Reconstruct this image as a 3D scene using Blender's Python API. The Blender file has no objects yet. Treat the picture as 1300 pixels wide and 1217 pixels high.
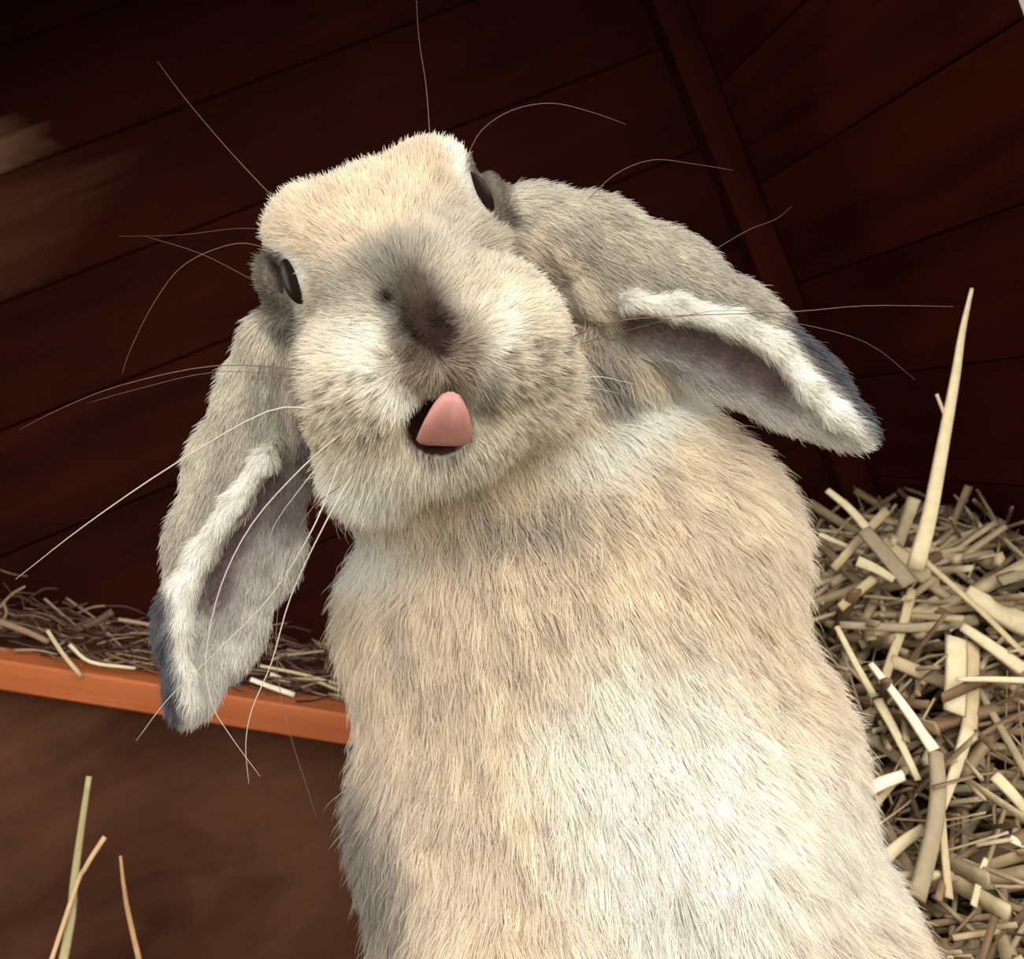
import bpy, bmesh, math, random
import numpy as np
from mathutils import Vector, Matrix
from mathutils.kdtree import KDTree

random.seed(7)
rng = np.random.default_rng(11)
sc = bpy.context.scene
COL = sc.collection

# ------------------------------------------------------------------ camera
FPX = 1300.0                     # focal length in pixels of the 1300 x 1217 frame
ROLL, PITCH = math.radians(23.0), math.radians(5.4)
CAM = np.array([0.0, 0.0, 0.32])
FW = np.array([0.0, math.cos(PITCH), -math.sin(PITCH)])
X0 = np.array([1.0, 0.0, 0.0])
U0 = np.array([0.0, math.sin(PITCH), math.cos(PITCH)])
XC = math.cos(ROLL) * X0 - math.sin(ROLL) * U0
YC = math.sin(ROLL) * X0 + math.cos(ROLL) * U0
cd = bpy.data.cameras.new('camera')
cd.sensor_fit = 'HORIZONTAL'; cd.sensor_width = 36.0; cd.lens = 36.0 * FPX / 1300.0
cd.dof.use_dof = True; cd.dof.focus_distance = 0.335; cd.dof.aperture_fstop = 22.0
cd.clip_start = 0.01; cd.clip_end = 200
cam = bpy.data.objects.new('camera', cd); COL.objects.link(cam)
M = Matrix.Identity(4)
for i in range(3):
    M[i][0], M[i][1], M[i][2], M[i][3] = XC[i], YC[i], -FW[i], CAM[i]
cam.matrix_world = M
sc.camera = cam

def P(u, v, d):
    """world point seen at pixel (u, v) at distance d along the view axis"""
    return CAM + d * (FW + (u - 650.0) / FPX * XC + (608.5 - v) / FPX * YC)

# ------------------------------------------------------------------ daylight
w = bpy.data.worlds.new('world'); sc.world = w; w.use_nodes = True
bg = w.node_tree.nodes['Background']
bg.inputs['Color'].default_value = (1.0, 0.96, 0.89, 1); bg.inputs['Strength'].default_value = 1.15
sd = bpy.data.lights.new('hazy_sun', 'SUN'); sd.energy = 1.2; sd.angle = math.radians(50); sd.color = (1, 0.95, 0.86)
sun = bpy.data.objects.new('hazy_sun', sd); COL.objects.link(sun)
sun.rotation_euler = Vector((0.50, -0.90, 0.55)).to_track_quat('Z', 'Y').to_euler()
sc.view_settings.view_transform = 'Standard'
sc.view_settings.look = 'None'
sc.view_settings.exposure = 0.74
sc.view_settings.gamma = 1.0
sc.view_settings.use_curve_mapping = False
sc.cycles.pixel_filter_width = 2.0            # the phone picture is soft
sc.cycles.adaptive_threshold = 0.03

# ------------------------------------------------------------------ helpers
def lin(c):
    return tuple(((x / 255.0) / 12.92 if x / 255.0 <= 0.04045 else ((x / 255.0 + 0.055) / 1.055) ** 2.4) for x in c)

def tag(o, label=None, cat=None, group=None, kind=None):
    if label: o['label'] = label
    if cat: o['category'] = cat
    if group: o['group'] = group
    if kind: o['kind'] = kind
    return o

def mesh_obj(name, verts, faces, mat=None, parent=None, smooth=False):
    me = bpy.data.meshes.new(name)
    me.from_pydata([tuple(map(float, v)) for v in verts], [], [tuple(f) for f in faces])
    me.update()
    if smooth:
        me.polygons.foreach_set('use_smooth', [True] * len(me.polygons))
    if mat: me.materials.append(mat)
    o = bpy.data.objects.new(name, me); COL.objects.link(o)
    if parent: o.parent = parent
    return o

def nodes_of(m):
    m.use_nodes = True
    nt = m.node_tree
    return nt, nt.nodes, nt.links, nt.nodes['Principled BSDF']

def wood_mat(name, dark, light, scale=(3, 60, 60), rough=0.6, light_patch=None, bump=0.15, knots=True, spec=0.04):
    m = bpy.data.materials.new(name)
    nt, N, L, b = nodes_of(m)
    tc = N.new('ShaderNodeTexCoord'); oi = N.new('ShaderNodeObjectInfo')
    add = N.new('ShaderNodeVectorMath'); add.operation = 'ADD'
    mul = N.new('ShaderNodeVectorMath'); mul.operation = 'SCALE'; mul.inputs['Scale'].default_value = 37.0
    com = N.new('ShaderNodeCombineXYZ')
    for k in range(3): L.new(oi.outputs['Random'], com.inputs[k])
    L.new(com.outputs[0], mul.inputs[0])
    mp = N.new('ShaderNodeMapping'); mp.inputs['Scale'].default_value = scale
    L.new(tc.outputs['Object'], mp.inputs['Vector'])
    L.new(mp.outputs[0], add.inputs[0]); L.new(mul.outputs[0], add.inputs[1])
    n1 = N.new('ShaderNodeTexNoise'); n1.inputs['Scale'].default_value = 1.0; n1.inputs['Detail'].default_value = 8
    n1.inputs['Roughness'].default_value = 0.65; n1.inputs['Distortion'].default_value = 0.6
    L.new(add.outputs[0], n1.inputs['Vector'])
    n2 = N.new('ShaderNodeTexNoise'); n2.inputs['Scale'].default_value = 9.0; n2.inputs['Detail'].default_value = 4
    L.new(tc.outputs['Object'], n2.inputs['Vector'])
    mx = N.new('ShaderNodeMath'); mx.operation = 'MULTIPLY_ADD'; mx.inputs[1].default_value = 0.6; 
    L.new(n1.outputs['Fac'], mx.inputs[0])
    mm = N.new('ShaderNodeMath'); mm.operation = 'MULTIPLY'; mm.inputs[1].default_value = 0.4
    L.new(n2.outputs['Fac'], mm.inputs[0]); L.new(mm.outputs[0], mx.inputs[2])
    cr = N.new('ShaderNodeValToRGB')
    cr.color_ramp.elements[0].position = 0.36; cr.color_ramp.elements[0].color = (*dark, 1)
    cr.color_ramp.elements[1].position = 0.66; cr.color_ramp.elements[1].color = (*light, 1)
    L.new(mx.outputs[0], cr.inputs[0])
    out = cr.outputs[0]
    if light_patch:                                  # pale patches painting light onto the stain (local position, radii, colour)
        for (c0, rad, colr) in light_patch:
            sb = N.new('ShaderNodeVectorMath'); sb.operation = 'SUBTRACT'; sb.inputs[1].default_value = c0
            L.new(tc.outputs['Object'], sb.inputs[0])
            dv = N.new('ShaderNodeVectorMath'); dv.operation = 'DIVIDE'; dv.inputs[1].default_value = rad
            L.new(sb.outputs[0], dv.inputs[0])
            ln = N.new('ShaderNodeVectorMath'); ln.operation = 'LENGTH'; L.new(dv.outputs[0], ln.inputs[0])
            ad = N.new('ShaderNodeMath'); ad.operation = 'MULTIPLY_ADD'; ad.inputs[1].default_value = 1.6; ad.inputs[2].default_value = -0.8
            L.new(n1.outputs['Fac'], ad.inputs[0])
            a2 = N.new('ShaderNodeMath'); a2.operation = 'ADD'; L.new(ln.outputs['Value'], a2.inputs[0]); L.new(ad.outputs[0], a2.inputs[1])
            mr = N.new('ShaderNodeMapRange'); mr.inputs['From Min'].default_value = 1.1; mr.inputs['From Max'].default_value = 0.25
            L.new(a2.outputs[0], mr.inputs['Value'])
            mix = N.new('ShaderNodeMix'); mix.data_type = 'RGBA'
            L.new(mr.outputs[0], mix.inputs['Factor']); L.new(out, mix.inputs[6]); mix.inputs[7].default_value = (*colr, 1)
            out = mix.outputs[2]
    L.new(out, b.inputs['Base Color'])
    b.inputs['Roughness'].default_value = rough
    b.inputs['Specular IOR Level'].default_value = spec
    bp = N.new('ShaderNodeBump'); bp.inputs['Strength'].default_value = bump; bp.inputs['Distance'].default_value = 0.002
    L.new(n1.outputs['Fac'], bp.inputs['Height']); L.new(bp.outputs[0], b.inputs['Normal'])
    return m

def plain_mat(name, c, rough=0.6, spec=0.4, sss=0.0, coat=0.0):
    m = bpy.data.materials.new(name)
    nt, N, L, b = nodes_of(m)
    tc = N.new('ShaderNodeTexCoord')
    n = N.new('ShaderNodeTexNoise'); n.inputs['Scale'].default_value = 300; n.inputs['Detail'].default_value = 3
    L.new(tc.outputs['Object'], n.inputs['Vector'])
    mix = N.new('ShaderNodeMix'); mix.data_type = 'RGBA'
    mix.inputs[6].default_value = (*[x * 0.86 for x in c], 1); mix.inputs[7].default_value = (*[min(1, x * 1.14) for x in c], 1)
    L.new(n.outputs['Fac'], mix.inputs['Factor']); L.new(mix.outputs[2], b.inputs['Base Color'])
    b.inputs['Roughness'].default_value = rough; b.inputs['Specular IOR Level'].default_value = spec
    b.inputs['Subsurface Weight'].default_value = sss; b.inputs['Subsurface Scale'].default_value = 0.004
    b.inputs['Coat Weight'].default_value = coat
    return m

def straw_mat():
    m = bpy.data.materials.new('dry_straw')
    nt, N, L, b = nodes_of(m)
    at = N.new('ShaderNodeAttribute'); at.attribute_name = 'col'
    tc = N.new('ShaderNodeTexCoord')
    n = N.new('ShaderNodeTexNoise'); n.inputs['Scale'].default_value = 220; n.inputs['Detail'].default_value = 4
    L.new(tc.outputs['Object'], n.inputs['Vector'])
    mr = N.new('ShaderNodeMapRange'); mr.inputs['To Min'].default_value = 0.72; mr.inputs['To Max'].default_value = 1.2
    L.new(n.outputs['Fac'], mr.inputs['Value'])
    mix = N.new('ShaderNodeMix'); mix.data_type = 'RGBA'; mix.blend_type = 'MULTIPLY'; mix.inputs['Factor'].default_value = 1
    L.new(at.outputs['Color'], mix.inputs[6]); L.new(mr.outputs[0], mix.inputs[7])
    L.new(mix.outputs[2], b.inputs['Base Color'])
    b.inputs['Roughness'].default_value = 0.55; b.inputs['Specular IOR Level'].default_value = 0.3
    return m

# ------------------------------------------------------------------ the hutch
HA = math.radians(7.6)
WD = np.array([-math.sin(HA), math.cos(HA), 0.0])      # along the side wall, away from the opening
BD = np.array([math.cos(HA), math.sin(HA), 0.0])       # along the back wall, to the right
UP = np.array([0.0, 0.0, 1.0])
CORNER = P(995, 350, 0.78); CORNER[2] = 0.0

def hit(u, v, o, n):
    r = FW + (u - 650.0) / FPX * XC + (608.5 - v) / FPX * YC
    t = np.dot(o - CAM, n) / np.dot(r, n)
    return CAM + t * r

def hutch_xyz(p):   # hutch frame: s along back wall from the corner, t along side wall (negative towards the opening), z
    q = np.asarray(p) - CORNER
    return float(np.dot(q, BD)), float(np.dot(q, WD)), float(q[2])

HM = Matrix(((BD[0], WD[0], 0, CORNER[0]), (BD[1], WD[1], 0, CORNER[1]), (0, 0, 1, 0), (0, 0, 0, 1)))

def box_mesh(name, size, bevel=0.001, jitter=0.0):
    bm = bmesh.new(); bmesh.ops.create_cube(bm, size=1.0)
    for v in bm.verts:
        v.co = Vector((v.co.x * size[0], v.co.y * size[1], v.co.z * size[2]))
    if bevel: bmesh.ops.bevel(bm, geom=list(bm.edges), offset=bevel, segments=1, affect='EDGES')
    me = bpy.data.meshes.new(name); bm.to_mesh(me); bm.free()
    return me

def box(name, s0, s1, t0, t1, z0, z1, mat, parent=None, bevel=0.001, tilt=0.0):
    """a box in the hutch frame"""
    me = box_mesh(name, (s1 - s0, t1 - t0, z1 - z0), bevel); me.materials.append(mat)
    o = bpy.data.objects.new(name, me); COL.objects.link(o)
    o.matrix_world = HM @ Matrix.Translation(((s0 + s1) / 2, (t0 + t1) / 2, (z0 + z1) / 2)) @ Matrix.Rotation(tilt, 4, 'X')
    if parent:
        o.parent = parent; o.matrix_parent_inverse = parent.matrix_world.inverted()
    return o

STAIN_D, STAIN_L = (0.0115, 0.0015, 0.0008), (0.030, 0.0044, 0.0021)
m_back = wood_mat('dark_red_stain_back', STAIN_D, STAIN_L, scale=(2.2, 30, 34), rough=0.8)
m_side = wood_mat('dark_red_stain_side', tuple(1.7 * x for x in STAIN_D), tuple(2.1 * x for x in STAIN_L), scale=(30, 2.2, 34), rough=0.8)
m_post = wood_mat('stained_corner_post', (0.017, 0.0021, 0.0011), (0.042, 0.0062, 0.003), scale=(30, 30, 2.5))
m_roof = wood_mat('roof_boards', (0.02, 0.006, 0.004), (0.05, 0.014, 0.008))
m_core = wood_mat('shadowed_backing_board', (0.006, 0.002, 0.0015), (0.012, 0.003, 0.002))  # darker than the planks in front of it

o_r, n_r = CORNER, BD
# seam heights read on the side wall and on the back wall
side_z = sorted(hutch_xyz(hit(u, v, CORNER, BD))[2] for (u, v) in ((1290, 29), (1300, 257), (1243, 461)))
back_z = hutch_xyz(hit(0, 222, CORNER, WD))[2]
pitch = (side_z[2] - side_z[0]) / 2
front_t = hutch_xyz(hit(1294, 8, CORNER, BD))[1]          # where the side wall ends at the opening
print('pitch', pitch, 'side', side_z, 'back', back_z, 'front', front_t)
TOPZ = side_z[2] + 4 * pitch
LEFT_S = -0.80

def wall_obj(name, s0, s1, t0, t1, z0, z1, mat):
    return tag(box(name, s0, s1, t0, t1, z0, z1, mat, bevel=0), kind='structure')

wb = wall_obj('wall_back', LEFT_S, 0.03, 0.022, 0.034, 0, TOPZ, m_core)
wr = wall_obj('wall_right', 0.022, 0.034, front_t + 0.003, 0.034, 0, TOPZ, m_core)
def plank_heights(zref):
    k = math.ceil(zref / pitch); z = zref - k * pitch
    hs = []
    while z < TOPZ - 0.01:
        hs.append((max(z, 0.0), min(z + pitch, TOPZ))); z += pitch
    return hs
GAP = 0.0004
lit_planks = {}
for (z0, z1) in plank_heights(back_z):
    mat = m_back
    # the plank with a patch of light painted in at its far left end
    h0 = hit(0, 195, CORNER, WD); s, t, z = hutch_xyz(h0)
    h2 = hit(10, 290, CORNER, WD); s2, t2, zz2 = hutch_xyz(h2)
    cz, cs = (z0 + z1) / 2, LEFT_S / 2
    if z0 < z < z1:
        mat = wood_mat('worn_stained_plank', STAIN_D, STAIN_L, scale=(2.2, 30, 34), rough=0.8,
                       light_patch=[((s - cs - 0.075, -0.01, z - cz + 0.004), (0.11, 0.05, 0.032), (0.34, 0.19, 0.12))])
    elif z0 < zz2 < z1:  # fainter light painted into the plank below
        mat = wood_mat('rubbed_stained_plank', STAIN_D, STAIN_L, scale=(2.2, 30, 34), rough=0.8,
                       light_patch=[((s2 - cs - 0.08, -0.01, zz2 - cz + 0.012), (0.16, 0.05, 0.06), (0.085, 0.03, 0.018))])
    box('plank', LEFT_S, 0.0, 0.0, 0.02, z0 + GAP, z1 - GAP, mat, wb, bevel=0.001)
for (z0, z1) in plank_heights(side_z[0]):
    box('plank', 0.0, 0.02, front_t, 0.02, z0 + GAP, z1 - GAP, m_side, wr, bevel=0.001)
# corner post
tag(box('trim_1', -0.026, -0.001, -0.020, -0.001, 0.0, TOPZ, m_post, bevel=0.002), kind='structure')
wl = tag(box('wall_left', LEFT_S - 0.014, LEFT_S, front_t, 0.034, 0, TOPZ, m_side, bevel=0.001), kind='structure')
tag(box('ceiling', LEFT_S - 0.03, 0.05, front_t - 0.02, 0.05, TOPZ, TOPZ + 0.015, m_roof), kind='structure')
m_floor = wood_mat('floor_boards', (0.06, 0.03, 0.017), (0.15, 0.075, 0.04), scale=(2, 25, 25), rough=0.7)
tag(box('floor', LEFT_S - 0.03, 0.05, -0.75, 0.05, -0.02, 0.0, m_floor), kind='structure')

# cream trim over the end of the side wall
m_trim2 = plain_mat('cream_paint', (0.86, 0.80, 0.68), 0.6, 0.3)
tag(box('trim_2', -0.0005, 0.036, front_t - 0.008, front_t - 0.0005, 0.0, TOPZ, m_trim2, bevel=0.001), kind='structure')
# unseen grass below the hutch, added to block light from beneath
m_gr = bpy.data.materials.new('lawn'); nt, N, L, b = nodes_of(m_gr)
n = N.new('ShaderNodeTexNoise'); n.inputs['Scale'].default_value = 6; n.inputs['Detail'].default_value = 8
cr = N.new('ShaderNodeValToRGB'); cr.color_ramp.elements[0].color = (0.09, 0.1, 0.05, 1); cr.color_ramp.elements[1].color = (0.24, 0.22, 0.13, 1)
L.new(n.outputs['Fac'], cr.inputs[0]); L.new(cr.outputs[0], b.inputs['Base Color']); b.inputs['Roughness'].default_value = 0.9
tag(mesh_obj('ground', [(-30, -30, -0.45), (30, -30, -0.45), (30, 30, -0.45), (-30, 30, -0.45)], [(0, 1, 2, 3)], m_gr), kind='structure')

# ------------------------------------------------------------------ the sloping ledge: edge board, deck, panel below
A0, A1 = P(-330, 838 - 51.5, 0.60), P(620, 838 + 97, 0.575)      # top front edge of the board
dirv = A1 - A0; blen = np.linalg.norm(dirv); dirv = dirv / blen
nrm = np.cross(np.cross(dirv, UP), dirv); nrm /= np.linalg.norm(nrm)      # up, square to the board
dep = np.cross(nrm, dirv); dep = dep if np.dot(dep, FW) > 0 else -dep
def ledge_box(name, l0, l1, d0, d1, h0, h1, mat, bevel=0.0015):
    me = box_mesh(name, (l1 - l0, d1 - d0, h1 - h0), bevel); me.materials.append(mat)
    o = bpy.data.objects.new(name, me); COL.objects.link(o)
    c = A0 + dirv * (l0 + l1) / 2 + dep * (d0 + d1) / 2 + nrm * (h0 + h1) / 2
    Mx = Matrix.Identity(4)
    for i in range(3):
        Mx[i][0], Mx[i][1], Mx[i][2], Mx[i][3] = dirv[i], dep[i], nrm[i], c[i]
    o.matrix_world = Mx
    return o
m_edge = wood_mat('orange_pine', (0.30, 0.075, 0.022), (0.50, 0.145, 0.05), scale=(4, 50, 60), rough=0.55, bump=0.1, spec=0.2)
m_panel = wood_mat('brown_plywood', (0.038, 0.014, 0.0078), (0.112, 0.046, 0.026), scale=(5, 40, 22), rough=0.75)
tag(ledge_box('edge_board', 0, blen, 0, 0.022, -0.0185, 0, m_edge),
    'orange pine edge board sloping behind the hanging left ear', 'board')
tag(ledge_box('ledge_deck', 0, blen, 0.0225, 0.10, -0.014, -0.003, m_panel),
    'brown ledge deck strewn with straw behind the orange board', 'ledge')
# panel below the board: upright, set back a little
pb0, pb1 = A0 + dep * 0.014 - nrm * 0.0195, A1 + dep * 0.014 - nrm * 0.0195
th = dep * 0.008
q0, q1 = pb0.copy(), pb1.copy(); q0[2] = 0.001; q1[2] = 0.001
if pb1[2] < 0.002: pb1[2] = 0.002
pv = [pb0, pb1, q1, q0, pb0 + th, pb1 + th, q1 + th, q0 + th]
pn = mesh_obj('side_panel', pv, [(0, 3, 2, 1), (4, 5, 6, 7), (0, 1, 5, 4), (3, 7, 6, 2), (0, 4, 7, 3), (1, 2, 6, 5)], m_panel)
tag(pn, 'brown plywood panel standing below the orange board', 'panel')

# ------------------------------------------------------------------ straw
M_STRAW = straw_mat()
def straw_geo(pts, w0, w1, flat=0.4, sides=6, facing=None):
    """tube through pts; half widths w0 -> w1 (metres), flattened"""
    pts = [np.asarray(p, float) for p in pts]
    # resample with a Catmull-Rom
    if len(pts) > 2:
        ext = [2 * pts[0] - pts[1]] + pts + [2 * pts[-1] - pts[-2]]
        out = []
        for i in range(1, len(ext) - 2):
            for k in range(4):
                t = k / 4
                a, b_, c, d = ext[i - 1], ext[i], ext[i + 1], ext[i + 2]
                out.append(0.5 * ((2 * b_) + (c - a) * t + (2 * a - 5 * b_ + 4 * c - d) * t * t + (3 * b_ - a - 3 * c + d) * t ** 3))
        out.append(pts[-1]); pts = out
    V, Fc = [], []
    n = len(pts)
    ref = facing if facing is not None else np.array([0.2, -1, 0.3])
    for i, p in enumerate(pts):
        t = pts[min(i + 1, n - 1)] - pts[max(i - 1, 0)]; t = t / (np.linalg.norm(t) + 1e-9)
        x = np.cross(t, ref); x /= (np.linalg.norm(x) + 1e-9); y = np.cross(t, x)
        wv = w0 + (w1 - w0) * i / (n - 1)
        for k in range(sides):
            a = 2 * math.pi * k / sides
            V.append(p + x * math.cos(a) * wv + y * math.sin(a) * wv * flat)
    for i in range(n - 1):
        for k in range(sides):
            k2 = (k + 1) % sides
            Fc.append((i * sides + k, i * sides + k2, (i + 1) * sides + k2, (i + 1) * sides + k))
    Fc.append(tuple(range(sides))[::-1]); Fc.append(tuple((n - 1) * sides + k for k in range(sides)))
    return V, Fc

def colour_attr(o, cols):
    at = o.data.color_attributes.new('col', 'FLOAT_COLOR', 'POINT')
    c = np.ones((len(o.data.vertices), 4), np.float32); c[:, :3] = cols
    at.data.foreach_set('color', c.ravel())

def straw(name, px, wpx, label, group=None, col=(196, 178, 140), flat=0.4, parent=None, cat='straw'):
    """px: list of (u, v, d); wpx: (start, end) full width in pixels"""
    pts = [P(*p) for p in px]
    d = px[0][2]
    V, Fc = straw_geo(pts, wpx[0] / 2 * d / FPX, wpx[1] / 2 * d / FPX, flat, 8)
    base = np.asarray(pts[0]) if parent is None else np.zeros(3)
    o = mesh_obj(name, [v - base for v in V], Fc, M_STRAW, parent, smooth=True)
    o.location = Vector(base)
    colour_attr(o, np.tile(lin(col), (len(V), 1)))
    if label: tag(o, label, cat, group)
    return o

def hd(v, off=0.0):                     # distance of the heap's face at image height v
    return 0.60 - (v - 650) / 477 * 0.125 + off

def heap_straw(uv, w, label, off=0.0, col=(196, 178, 140), flat=0.4, group='straw stalks on the heap'):
    return straw('straw_stalk', [(u, v, hd(v, off)) for u, v in uv], w, label, group, col, flat)

TAN, PALE, WHITE, GREY, BROWN = (192, 172, 136), (216, 200, 164), (246, 236, 208), (158, 142, 116), (150, 122, 90)
tall = straw('straw_stalk', [(1162, 722, 0.53), (1180, 655, 0.53), (1198, 560, 0.53), (1213, 478, 0.53), (1222, 420, 0.53), (1234, 366, 0.53)], (25, 5),
      'tall tapering straw stalk standing upright against the dark side wall', 'straw stalks on the heap', PALE, 0.45)
straw('side_shoot', [(1202, 532, 0.53), (1196, 518, 0.53), (1189, 500, 0.53)], (6, 5), None, None, TAN).parent = tall
for ch in tall.children: ch.matrix_parent_inverse = tall.matrix_world.inverted()
bpy.context.view_layer.update()
for ch in tall.children: ch.matrix_parent_inverse = tall.matrix_world.inverted()
heap_straw([(1050, 622), (1078, 645), (1102, 672)], (9, 13), 'pale straw stub poking up left of the tall stalk', 0.0, PALE)
heap_straw([(1126, 648), (1095, 680), (1058, 722)], (13, 11), 'straw crossing behind the pale stub beside the rabbit', 0.012, TAN)
heap_straw([(1096, 672), (1125, 705), (1155, 742)], (20, 24), 'broad brown-grey blade sloping down at the foot of the tall stalk', -0.004, GREY, 0.25)
heap_straw([(1118, 690), (1190, 740), (1250, 775), (1310, 802)], (26, 34), 'broad tan straw running down to the right below the tall stalk', 0.012, TAN, 0.3)
heap_straw([(1226, 752), (1265, 775), (1325, 805)], (26, 34), 'thick pale straw at the right edge, highest on the heap', -0.008, PALE, 0.5)
heap_straw([(1170, 708), (1200, 735), (1250, 780), (1300, 830)], (9, 8), 'thin straw lying across the broad tan straw', -0.014, TAN)
heap_straw([(1112, 732), (1088, 752), (1066, 772)], (13, 12), 'short straw leaning against the rabbit near its shoulder', 0.0, TAN)
heap_straw([(1088, 712), (1112, 722), (1135, 736)], (16, 10), 'frayed pale straw end beside the rabbit', -0.006, PALE, 0.3)
heap_straw([(1040, 678), (1068, 690), (1096, 702)], (7, 6), 'thin pale straw half hidden behind the shoulder fur', 0.02, PALE)
heap_straw([(1158, 748), (1146, 795), (1132, 835), (1120, 870)], (14, 12), 'straw dropping steeply below the brown-grey blade', 0.004, TAN)
heap_straw([(1066, 793), (1150, 797), (1195, 794), (1240, 786)], (10, 16), 'straw lying level across the heap beside the chest', 0.0, GREY)
heap_straw([(1092, 818), (1125, 800), (1200, 757)], (13, 17), 'tan straw slanting up to the right behind the level one', 0.016, TAN)
heap_straw([(1221, 795), (1258, 820), (1310, 858)], (13, 20), 'pale pointed straw at the right edge below the thick one', -0.014, PALE)
bs = heap_straw([(1214, 810), (1214, 850), (1212, 905)], (30, 30), 'broad flattened straw standing upright in the heap', -0.016, PALE, 0.22)
heap_straw([(1232, 815), (1233, 870), (1230, 935)], (26, 22), 'split darker straw standing behind the broad flattened one', -0.008, TAN, 0.3)
heap_straw([(1229, 925), (1215, 972), (1196, 1024)], (20, 13), 'bent lower end of the split straw pointing downward', -0.012, PALE)
heap_straw([(1214, 862), (1260, 862), (1310, 864)], (6, 9), 'thin straw lying level across the broad upright one', -0.026, PALE)
heap_straw([(1105, 842), (1145, 893), (1186, 952)], (9, 16), 'bright white straw slanting down in the middle of the heap', -0.022, WHITE)
heap_straw([(1062, 795), (1084, 838), (1110, 885)], (8, 10), 'narrow pale straw running along the edge of the rabbit', 0.0, PALE)
heap_straw([(1114, 888), (1138, 932), (1166, 990)], (15, 9), 'pale straw with a pointed end beside the bright white one', -0.012, PALE)
heap_straw([(1188, 955), (1191, 1005), (1184, 1060), (1164, 1140)], (22, 24), 'thick bent straw standing upright low in the heap', -0.02, GREY, 0.5)
heap_straw([(1196, 1026), (1199, 1075), (1205, 1140)], (9, 12), 'thin upright straw beside the thick bent one', -0.012, TAN)
heap_straw([(1262, 984), (1282, 1004), (1310, 1036)], (17, 15), 'short bright straw at the right edge low on the heap', -0.016, PALE)
heap_straw([(1098, 1004), (1122, 993), (1147, 984)], (19, 15), 'stubby bright straw poking out from the white flank', -0.01, WHITE)
heap_straw([(1122, 1090), (1148, 1068), (1172, 1052)], (19, 14), 'stubby tan straw low beside the belly fur', -0.01, PALE)
heap_straw([(1130, 838), (1165, 852), (1204, 868)], (18, 18), 'flat tan straw running into the broad upright one', 0.004, TAN)
heap_straw([(1240, 719), (1258, 734), (1277, 752)], (5, 4), 'fine dark straw end sticking up at the right edge', 0.02, GREY)
heap_straw([(1283, 728), (1272, 740), (1258, 752)], (4, 5), 'fine straw crossing the dark one at the right edge', 0.022, GREY)
heap_straw([(1206, 1001), (1240, 1000), (1284, 998)], (10, 11), 'grey straw lying level low at the right', 0.004, GREY)
heap_straw([(1282, 1064), (1300, 1072), (1322, 1082)], (10, 12), 'bright white straw end low at the right edge', -0.012, WHITE)
heap_straw([(1252, 1090), (1245, 1110), (1236, 1150)], (8, 10), 'thin straw rising at the lower right', -0.012, PALE)
heap_straw([(1100, 932), (1140, 962), (1162, 982)], (17, 13), 'grey straw tucked under the pale pointed one', 0.006, GREY)
heap_straw([(1225, 1030), (1225, 1075), (1216, 1100)], (12, 9), 'short grey straw upright between the low level ones', 0.008, GREY)
heap_straw([(1240, 960), (1270, 985), (1296, 975)], (13, 12), 'curled tan straw right of the bent lower end', 0.004, TAN)
heap_straw([(1300, 1010), (1290, 1050), (1286, 1075)], (9, 8), 'thin straw hanging near the right edge', -0.004, TAN)
heap_straw([(1250, 870), (1275, 880), (1315, 905)], (20, 20), 'wide brown straw at the right edge in mid heap', 0.01, BROWN, 0.3)

# lower left: straw standing in front of the panel, straw on the ledge
straw('straw_stalk', [(20, 1505, 0.53), (84, 1200, 0.55), (94, 1120, 0.56), (102, 1060, 0.56), (113, 985, 0.56)], (15, 8),
      'tall grey-green straw standing before the brown panel', None, (170, 158, 118))
straw('straw_stalk', [(-20, 1480, 0.53), (88, 1150, 0.55), (108, 1102, 0.55), (133, 1062, 0.55)], (6, 7), 'short pale straw leaning right beside the grey-green one', None, (205, 170, 130))
straw('straw_stalk', [(230, 1440, 0.53), (170, 1190, 0.55), (158, 1130, 0.55), (153, 1086, 0.55)], (9, 4), 'thin pointed straw tip before the brown panel', None, (180, 140, 100))
def on_deck(l, d, h=0.0):               # a point on the ledge: along it, back from its edge, above it
    return A0 + dirv * l + dep * d + nrm * h
def near_ledge(u, v, back):             # distance such that the point lies a little behind the board's front
    l = (u + 330) / 950 * blen
    q = A0 + dirv * l + dep * back
    return float(np.dot(q - CAM, FW))
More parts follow.
